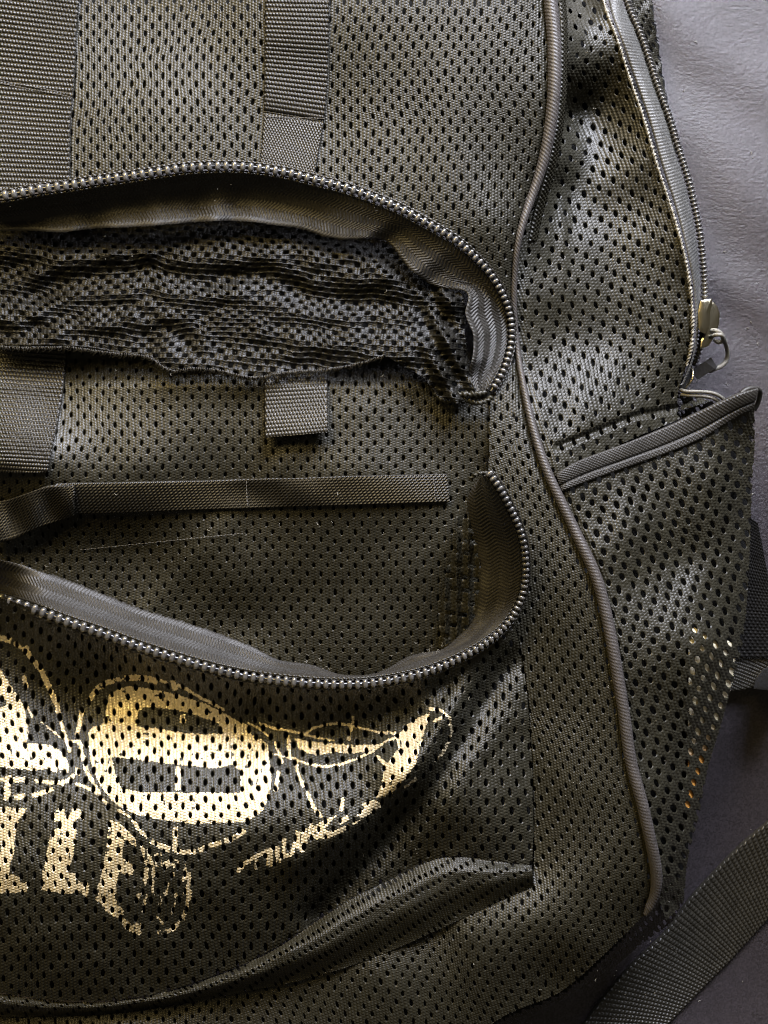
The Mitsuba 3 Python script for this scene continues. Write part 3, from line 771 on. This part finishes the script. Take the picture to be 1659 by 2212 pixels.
# binding tape across the pocket wall
ribbon(K('pocket_tape'), [(120, 1046), (165, 1043), (220, 1043), (380, 1040), (530, 1036), (700, 1030), (966, 1023)], [(120, 1112), (165, 1111), (230, 1110), (380, 1104), (530, 1099), (700, 1094), (972, 1085)], wall_z, 'm_web',
       lift=1.8, du=1.2, dv=1.4, relief=twill(9.0, .32, 1.2, 6.0), cross=lambda U, v: 1.2 * np.sin(U / 38) * np.sin(np.pi * v) * np.exp(-((U - 480) / 120) ** 2), label='twill tape sewn across the pocket wall')
ribbon(K('pocket_tape'), [(-30, 1084), (20, 1080), (60, 1064), (100, 1052), (161, 1048)], [(-30, 1178), (40, 1160), (80, 1142), (130, 1126), (160, 1116)], wall_z, 'm_web',
       lift=3.0, du=1.2, dv=1.4, relief=twill(9.0, .32, 1.2, 6.0), cross=lambda U, v: 6.0 * v * sstep(190, 60, U) + 1.6 * np.sin(U / 13) * np.sin(np.pi * v), label='loose crumpled end of twill tape at the left edge')
# ladder mesh strip at the right inside the pocket
LAD = [(988, 1115), (1016, 1112), (1038, 1200), (1036, 1310), (1010, 1375), (958, 1395), (945, 1340), (965, 1230), (982, 1170)]
fabric(K('pocket_lining'), LAD, lambda x, y: wall_z(x, y) + 6 + 1.2 * np.sin(x / 4.0), (26, 4), (-9, 52), seed=29, hole=(.32, .09), power=5, warp=3)

# crumpled lining under the upper zip
LIN = [(-30, 455), (150, 450), (400, 440), (600, 450), (800, 480), (930, 560), (990, 620), (1008, 660), (1004, 720), (1012, 790), (1030, 860), (985, 872), (950, 858), (915, 815), (830, 768), (760, 790), (700, 800), (600, 806), (550, 820), (475, 800), (390, 795), (370, 813), (350, 790), (325, 770), (240, 764), (140, 750), (50, 753), (-30, 745)]


def flow(x):
    return np.interp(x, [-30, 100, 350, 600, 850, 1000], [640, 655, 610, 640, 690, 720])


t1_dip = groove([(-30, 500), (50, 496), (200, 492), (400, 480), (540, 477), (650, 492), (690, 508), (790, 515), (838, 520), (880, 575), (932, 613), (998, 620), (1020, 642), (1004, 676), (1026, 728), (1018, 795)], 34)


def lining_z(x, y):
    v = (y - flow(x)) / 120
    r = 1.9 * np.sin(v * 4.6 + .9 * vnoise(x / 180, y * 0 + 1, 91)) + 1.0 * np.sin(v * 10 + 2.4 * vnoise(x / 140, y / 300, 92))
    env = sstep(760, 700, y + 0 * x)
    return -6 + 3.0 * sstep(700, 750, y) - 6 * t1_dip(x, y) + r * (.45 + .55 * env) + 1.2 * vnoise(x / 40, y / 22, 93) + 4.5 * np.exp(-(((x - 985) / 40) ** 2 + ((y - 690) / 60) ** 2)) - 5 * sstep(560, 470, y) + 2.0 * sstep(880, 960, x) * np.sin((x - y * .6) / 9)


lin_poly = Polygon(LIN)
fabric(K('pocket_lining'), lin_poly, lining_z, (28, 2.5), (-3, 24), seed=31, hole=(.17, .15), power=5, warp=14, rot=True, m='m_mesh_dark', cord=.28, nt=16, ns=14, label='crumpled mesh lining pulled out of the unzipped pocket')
sheet(K('inner_lining'), lin_poly.buffer(-8), lambda x, y: lining_z(x, y) - 5, 'm_lining')

# ------------------------------------------------------------------ front zips
def zip_frame(line, zf):
    q = resample(line, step=2)
    return q, zf(q[:, 0], q[:, 1])


def zip_z1(x, y):
    return front_z(x, y) + 2.2


def zip_z2(x, y):
    return np.where(y < 1330, np.maximum(front_z(x, y), -14) + 3.0, np.maximum(pouch_z(x, y), front_z(x, y)) + 2.5)


z2line = resample(Z2, step=2)
_zz = front_z(z2line[:, 0], z2line[:, 1]) + 2.5
_zp = pouch_z(z2line[:, 0], z2line[:, 1]) + 2.5
zz2 = np.where(z2line[:, 1] < 1300, _zz, _zp)
from scipy.ndimage import gaussian_filter1d
zz2 = gaussian_filter1d(np.where((z2line[:, 1] < 1400) & (z2line[:, 0] > 1030), np.maximum(_zz, _zp), zz2), 18)
z1line = resample(Z1, step=2)
zz1 = gaussian_filter1d(front_z(z1line[:, 0], z1line[:, 1]) + 2.2, 8)

ico = trimesh.creation.icosphere(subdivisions=2)
tv = np.array(ico.vertices)
tv = np.sign(tv) * np.abs(tv) ** .8
tooth_ply = mikit.ply((tv, np.array(ico.faces)), 'm_tooth', smooth=True)


def zip_coil(zipname, line, zz, inside, size=1.0, pitch=None):
    """Teeth one by one along the line, a cord beneath them and the braided tape edges on both sides."""
    d = np.r_[0, np.cumsum(np.linalg.norm(np.diff(line, axis=0), axis=1))]
    pos = []
    s = 4.0
    while s < d[-1] - 3:
        x = np.interp(s, d, line[:, 0])
        pos.append(s)
        s += float(np.interp(x, [0, 500, 900, 1080, 1140], [19.0, 18.0, 16.5, 12.8, 12.2])) if pitch is None else pitch
    t = np.gradient(line, axis=0)
    t /= np.linalg.norm(t, axis=1, keepdims=True)
    nrm = np.c_[-t[:, 1], t[:, 0]] * inside
    n = 0
    for k, s in enumerate(pos):
        x, y, z, tx, ty = (np.interp(s, d, v) for v in (line[:, 0], line[:, 1], zz, t[:, 0], t[:, 1]))
        p0, p1 = P(x, y, z + 1.0), P(x + tx, y + ty, z + 1.0)
        a = (p1 - p0) / np.linalg.norm(p1 - p0)
        u = np.array([0, 0, 1.0]) - a * a[2]
        u /= np.linalg.norm(u)
        c = np.cross(u, a)
        sc = float(np.interp(x, [0, 900, 1100], [1.0, .9, .72])) * size
        M = np.eye(4)
        M[:3, 0], M[:3, 1], M[:3, 2], M[:3, 3] = a * .00108 * sc, c * .0019 * sc, u * .00145 * sc, p0
        key = f'{zipname}__tooth' + (f'_{n:03d}' if n else '')
        scene[key] = {**tooth_ply, 'to_world': T(M)}
        n += 1
    for off, zo, r, nm in ((-12, -1.2, .55, 'coil_edge'), (14, -.8, .45, 'coil_edge')):
        sc = np.interp(line[:, 0], [0, 900, 1100], [1.0, .9, .72])
        q = line + nrm * off * sc[:, None]
        pp = P(q[:, 0], q[:, 1], zz + zo)
        add(f'{zipname}__{nm}', tube_mesh(pp, r / 1000 * sc, 10, ripple=lambda s, a: .00022 * np.sin(s * 2 * np.pi / .0019 + a)), 'm_web', True)
    add(f'{zipname}__coil_cord', tube_mesh(P(line[:, 0], line[:, 1], zz - .1), .0009, 10), 'm_plastic', True)


ZA, ZB = K('front_zip'), K('front_zip_001')
labels[ZA] = {'label': 'upper half of the open front zip, arched over the crumpled lining'}
labels[ZB] = {'label': 'lower half of the open front zip, sagging above the gold print'}
zip_coil(ZA, z1line, zz1, 1)
zip_coil(ZB, z2line, zz2, 1)


def offset_line(line, zz, off):
    t = np.gradient(line, axis=0)
    t /= np.linalg.norm(t, axis=1, keepdims=True)
    o = np.broadcast_to(off, (len(line),))
    q = line + np.c_[-t[:, 1], t[:, 0]] * o[:, None]
    return np.c_[q, zz]


# upper tape: from the coil down to its wavy lower edge
T1IN = [(-30, 500), (50, 496), (130, 500), (200, 492), (300, 488), (400, 480), (480, 475), (540, 477), (600, 486), (650, 492), (690, 508), (740, 518), (790, 515), (838, 520), (856, 545), (880, 575), (905, 600), (932, 613), (958, 625), (998, 620), (1016, 631), (1020, 642), (1010, 656), (1004, 676), (1009, 692), (1024, 708), (1026, 728), (1024, 771), (1018, 795), (1010, 819), (1032, 851)]
o1 = offset_line(z1line, zz1 - .6, np.interp(z1line[:, 0], [0, 900, 1100], [12, 11, 8]))
PAIR1 = [((-30, 500), (-30, 427)), ((300, 488), (310, 376)), ((540, 477), (575, 366)), ((690, 508), (745, 405)), ((790, 515), (864, 450)), ((856, 545), (930, 486)), ((905, 600), (1000, 532)), ((958, 625), (1044, 573)), ((998, 620), (1069, 605)),
         ((1020, 642), (1090, 645)), ((1004, 676), (1100, 670)), ((1024, 728), (1106, 714)), ((1024, 771), (1104, 745)), ((1018, 795), (1096, 780)), ((1032, 851), (1060, 847))]


def paired(inner, line, pairs):
    """The inner edge resampled so that each of its points lies across from its partner on the coil."""
    q = resample(inner, step=1.0)
    di = np.r_[0, np.cumsum(np.linalg.norm(np.diff(q, axis=0), axis=1))]
    do = np.r_[0, np.cumsum(np.linalg.norm(np.diff(line, axis=0), axis=1))]
    si = [di[np.argmin(np.hypot(q[:, 0] - a[0], q[:, 1] - a[1]))] for a, b in pairs]
    so = [do[np.argmin(np.hypot(line[:, 0] - b[0], line[:, 1] - b[1]))] for a, b in pairs]
    si[0], so[0], si[-1], so[-1] = 0, 0, di[-1], do[-1]
    t = np.interp(do, so, si)
    return np.c_[np.interp(t, di, q[:, 0]), np.interp(t, di, q[:, 1])]


t1 = paired(T1IN, z1line, PAIR1)
# match lower-edge points to the coil by their share of the run
t1z = np.interp(np.linspace(0, 1, len(t1)), [0, .15, .22, .3, .45, .6, .7, .8, .9, 1], [-1, 0, 1, .5, 0, -1, -4, -5, -5, -10])
t1z = t1z + 2.2 * vnoise(np.linspace(0, 30, len(t1)), np.zeros(len(t1)), 101)
ribbon(ZA + '__tape', o1, np.c_[t1, t1z], None, 'm_tape', lift=0, du=1.4, dv=2.2, relief=herring(7.5, .22), cross=lambda U, v: -(1.2 + 4.3 * sstep(820, 600, U)) * np.sin(np.pi * v), thick=.6, edge=1.0)
T2IN = [(1032, 1036), (1010, 1062), (1004, 1079), (1009, 1116), (1027, 1176), (1035, 1206), (1034, 1248), (1032, 1298), (1027, 1325), (1012, 1355), (987, 1375), (972, 1387), (952, 1407), (915, 1409), (878, 1416), (829, 1449), (780, 1460), (725, 1456), (690, 1438), (650, 1430), (615, 1428), (550, 1397), (475, 1367), (400, 1342), (300, 1312), (225, 1282), (150, 1252), (75, 1229), (0, 1212), (-30, 1206)]
# pair each tape point with the coil by hand-placed shares
o2 = offset_line(z2line, zz2 - .6, np.interp(z2line[:, 0], [0, 900, 1100], [14, 12, 9]))
PAIR2 = [((1032, 1036), (1055, 1020)), ((1004, 1079), (1090, 1075)), ((1027, 1176), (1130, 1165)), ((1034, 1248), (1137, 1242)), ((1012, 1355), (1110, 1330)), ((952, 1407), (1039, 1397)), ((878, 1416), (960, 1437)), ((829, 1449), (845, 1470)),
         ((725, 1456), (735, 1479)), ((615, 1428), (600, 1469)), ((475, 1367), (440, 1440)), ((225, 1282), (200, 1362)), ((-30, 1206), (-30, 1282))]
t2 = paired(T2IN, z2line, PAIR2)
sh = np.linspace(0, 1, len(t2))
t2z = np.interp(sh, [0, .06, .15, .25, .33, .42, .48, .55, .62, .75, .9, 1], [-12, -14, -14, -11, -7, -3, 2, 3, 6, 8, 9, 11]) + 1.2 * vnoise(sh * 30, sh * 0, 103)
ribbon(ZB + '__tape', o2, np.c_[t2, t2z], None, 'm_tape', lift=0, du=1.4, dv=2.2, relief=herring(7.5, .22), cross=lambda U, v: -.8 * np.sin(np.pi * v), thick=.6, edge=1.2)

# puckered seam where the two zip halves meet
pk_pts = [[(940, 850, -8), (965, 868, -5), (1000, 862, -4), (1035, 872, -4), (1062, 858, -6)], [(955, 838, -7), (985, 850, -3), (1020, 852, -2), (1050, 848, -4)], [(1015, 1035, -9), (1035, 1022, -7), (1052, 1022, -8)]]
for q in pk_pts:
    c = resample(q, step=1.5)
    add(K('seam_pucker'), tube_mesh(P(c[:, 0], c[:, 1], c[:, 2] - 2), (5.5 + 2.2 * vnoise(np.arange(len(c)) / 5, np.zeros(len(c)), 7)) * MM / 1000, 14, ripple=lambda s, a: .0003 * np.sin(s * 3500 + 2 * a)), 'm_mesh', True)

# ------------------------------------------------------------------ side zip, its slider and cords
ZC = K('side_zip')
labels[ZC] = {'label': 'fine zip along the right side of the bag with a pale tape'}
SZ = [(1342, -30, -36), (1345, 5, -36), (1362, 40, -35), (1387, 105, -34), (1412, 185, -33), (1437, 250, -33), (1457, 320, -33), (1477, 380, -34), (1492, 445, -36), (1504, 505, -38), (1510, 560, -40), (1514, 610, -43), (1514, 650, -46), (1510, 700, -49), (1502, 760, -52), (1490, 790, -54)]
sz = resample(SZ, step=1.5)
edge_in = resample([(x + 9, y, side_z(A([x]), A([y]))[0] + .5) for x, y in SIDE_EDGE[:-2]], n=300)
ribbon(ZC + '__tape', np.c_[sz[:, :2], sz[:, 2]], edge_in, None, 'm_tape_light', lift=.6, du=1.4, dv=1.8, relief=twill(7.0, .12, .4, 6.2), cross=lambda U, v: 1.5 * np.sin(np.pi * v), thick=.8, label='pale grey zip tape')
co = resample(np.c_[sz[:, 0] + 8, sz[:, 1], sz[:, 2] - 1.0], step=.8)
add(ZC + '__coil', tube_mesh(P(co[:, 0], co[:, 1], co[:, 2]), 6.5 * MM / 1000, 14, ripple=lambda s, a: .00042 * np.sin(s * 2 * np.pi / .00175 + 1.6 * np.sin(a))), 'm_tooth', True, kind='stuff')
q = resample([(x - 2, y, side_z(A([x]), A([y]))[0] + 1.2) for x, y in SIDE_EDGE[:-3]], step=1.2)
add(K('side_panel__ragged_edge'), tube_mesh(P(q[:, 0], q[:, 1], q[:, 2]), (3.2 + 1.5 * vnoise(np.arange(len(q)) / 4, np.zeros(len(q)), 3)) * MM / 1000, 9, ripple=lambda s, a: .00030 * np.sin(s * 4100 + 2 * a)), 'm_thread', True, label='frayed pale mesh edge sewn to the zip tape')
SL = ZC + '__slider'
add(SL, slab([(1513, 649), (1538, 645), (1539, 655), (1534, 673), (1533, 705), (1523, 722), (1510, 714), (1508, 675)], -48, -35, 6.5), 'm_metal', 30, label='shiny gunmetal zip slider')
add(ZC + '__slider_plate', slab([(1530, 651), (1540, 652), (1549, 661), (1555, 676), (1552, 705), (1541, 731), (1531, 747), (1512, 754), (1514, 735), (1524, 715)], -52, -43, 4.5), 'm_metal', 30)


def cord(key, pts, r, m='m_cord', **kw):
    c = resample(pts, step=1.2)
    return add(key, tube_mesh(P(c[:, 0], c[:, 1], c[:, 2]), r * MM / 1000, 16, ripple=lambda s, a: .00010 * np.sin(s * 2 * np.pi / .0011 + 3 * a) * np.sin(3 * a + 1)), m, True, **kw)


cord(ZC + '__pull_cord', [(1532, 716, -45), (1545, 714, -41), (1557, 719, -40), (1563, 731, -43), (1568, 745, -47), (1572, 761, -50), (1570, 778, -52), (1560, 790, -52), (1545, 797, -51), (1532, 802, -50)], 5.2, label='braided pull cord looped from the slider')
cord(ZC + '__pull_cord', [(1536, 728, -43), (1548, 723, -38), (1560, 724, -38), (1562, 735, -41), (1552, 740, -43), (1543, 734, -44)], 4.6)
bx = trimesh.creation.box([.0098, .0050, .0062])
M = np.array(T().translate(list(P(1521, 796, -49))).rotate([0, 0, 1], 33).rotate([0, 1, 0], -14).matrix)
bx.apply_transform(M)
half = A([.22, .42, .88])                       # the bevelled mouth of the cord end
bx = bx.slice_plane(P(1540, 786, -46), -half / np.linalg.norm(half), cap=True)
add(ZC + '__cord_end', bx, 'm_plastic', False, label='glossy black plastic cord end')
cord(ZC + '__lower_cord', [(1470, 842, -46), (1484, 846, -43), (1510, 846, -43), (1540, 849, -44), (1557, 857, -45), (1570, 870, -48)], 4.2)
cord(ZC + '__lower_cord', [(1472, 852, -46), (1486, 854, -44), (1512, 855, -44), (1540, 860, -45), (1552, 868, -47)], 4.2)
cord(ZC + '__ring', [(1490, 790, -48), (1497, 800, -45), (1496, 818, -44), (1486, 832, -45), (1478, 842, -47)], 2.6, 'm_metal', label='thin shiny metal ring')
add(ZC + '__lower_slider', slab([(1466, 828), (1482, 806), (1490, 790), (1496, 800), (1490, 826), (1478, 846), (1468, 846)], -54, -46, 2), 'm_plastic', 30)
# shaded folds of mesh behind the cords
FOLD = [(1468, 850), (1500, 852), (1540, 868), (1560, 874), (1500, 900), (1472, 906)]
fabric(K('side_panel__fold'), FOLD, lambda x, y: -50 + 2.5 * np.sin((y + .3 * x) / 5) + 0 * x, (22, 5), (6, 24), seed=37, hole=(.17, .18), warp=4)

# ------------------------------------------------------------------ straps on the bed
def on_bed(x, y):
    return bed_z(x, y)


ribbon(K('shoulder_strap'), [(1700, 1745), (1659, 1778), (1600, 1828), (1540, 1890), (1479, 1958), (1450, 2004), (1380, 2071), (1320, 2136), (1258, 2220), (1230, 2260)],
       [(1720, 1930), (1659, 1988), (1610, 2042), (1579, 2076), (1540, 2115), (1529, 2126), (1500, 2156), (1479, 2178), (1444, 2214), (1400, 2260)], on_bed, 'm_web', lift=3.0, du=1.3, dv=1.6, relief=web(10.5, .55, 7.5, tilt=.12), thick=2.2, label='ribbed webbing strap lying on the bed, lower right')
ribbon(K('shoulder_strap'), [(1612, 1110), (1614, 1200), (1606, 1300), (1590, 1420)], [(1638, 1130), (1652, 1200), (1668, 1290), (1690, 1420)], on_bed, 'm_black_web', lift=9.0, du=1.4, dv=1.6, relief=web(7.0, .3), thick=4, label='black padded strap edge behind the side pocket')
ribbon(K('shoulder_strap'), [(1570, 1432), (1610, 1412), (1640, 1404), (1700, 1400)], [(1560, 1492), (1590, 1494), (1630, 1486), (1700, 1470)], on_bed, 'm_web', lift=7.0, du=1.2, dv=1.4, relief=web(6.2, .3, 5.5, tilt=.5), thick=2, label='light ribbed webbing end beside the buckle')
add(K('buckle'), slab([(1628, 1488), (1632, 1466), (1646, 1447), (1668, 1436), (1720, 1440), (1720, 1500), (1670, 1492)], BED - 4, BED + 14, 5), 'm_plastic', 40, label='glossy black plastic buckle at the right edge')

# loose fibres on the bag
hairs = []
low = resample([p for p in LIN if p[1] > 740 and p[0] < 840][::-1], step=4)
for x0, y0 in low:
    for _ in range(2):
        a, l = math.pi / 2 + rng.normal(0, .9), rng.uniform(3, 11)
        z0 = float(lining_z(A([x0]), A([y0]))[0])
        q = A([(x0, y0 - 3, z0), (x0 + .5 * l * math.cos(a), y0 + .5 * l * math.sin(a), z0 + .6), (x0 + l * math.cos(a + .6), y0 + l * math.sin(a + .6), z0 - .3)])
        hairs.append(tube_mesh(P(q[:, 0], q[:, 1], q[:, 2]), .00016, 5))
add(K('pocket_lining__fray'), joined(hairs), 'm_web', True, kind='stuff')
hairs = []
for (x, y, z0, n) in [(930, 1406, -4, 14), (690, 1434, 4, 10), (1420, 330, -30, 26)]:
    for _ in range(n):
        x0, y0 = x + rng.normal(0, 18), y + rng.normal(0, 14)
        a, l = rng.uniform(0, math.tau), rng.uniform(3, 9)
        q = A([(x0, y0, z0), (x0 + .5 * l * math.cos(a), y0 + .5 * l * math.sin(a), z0 + .5), (x0 + l * math.cos(a + .5), y0 + l * math.sin(a + .5), z0 + .4)])
        hairs.append(tube_mesh(P(q[:, 0], q[:, 1], q[:, 2]), .00006, 4))
for _ in range(150):
    x0, y0 = rng.uniform(0, 1340), rng.uniform(0, 2150)
    zf = wall_z if (y0 > 830 and y0 < 1250 and x0 < 1000) else (pouch_z if (y0 > 1500 and y0 < 2000 and x0 < 1100) else front_z)
    z0 = float(zf(A([x0]), A([y0]))[0]) + rng.choice([.5, .5, 2.6])
    a, l = rng.uniform(0, math.tau), rng.uniform(2, 8)
    q = A([(x0, y0, z0), (x0 + .5 * l * math.cos(a), y0 + .5 * l * math.sin(a), z0 + .5), (x0 + l * math.cos(a + .7), y0 + l * math.sin(a + .7), z0)])
    hairs.append(tube_mesh(P(q[:, 0], q[:, 1], q[:, 2]), .00009, 4))
add(K('loose_fibres'), joined(hairs), 'm_thread', True, kind='stuff')

speck = trimesh.creation.icosphere(subdivisions=0)
dust = []
for _ in range(260):
    x0, y0 = (rng.uniform(1100, 1480), rng.uniform(1150, 2150)) if _ % 2 else (rng.uniform(0, 1340), rng.uniform(0, 2150))
    zf = wall_z if (830 < y0 < 1250 and x0 < 1000) else (pouch_z if (1500 < y0 < 2000 and x0 < 1100) else (pock_z if x0 > 1370 else front_z))
    z0 = float(zf(A([x0]), A([y0]))[0]) + .25
    dust.append((np.array(speck.vertices) * rng.uniform(.00008, .0002) + P(x0, y0, z0), np.array(speck.faces)))
add(K('dust'), joined(dust), 'm_thread', True, kind='stuff')
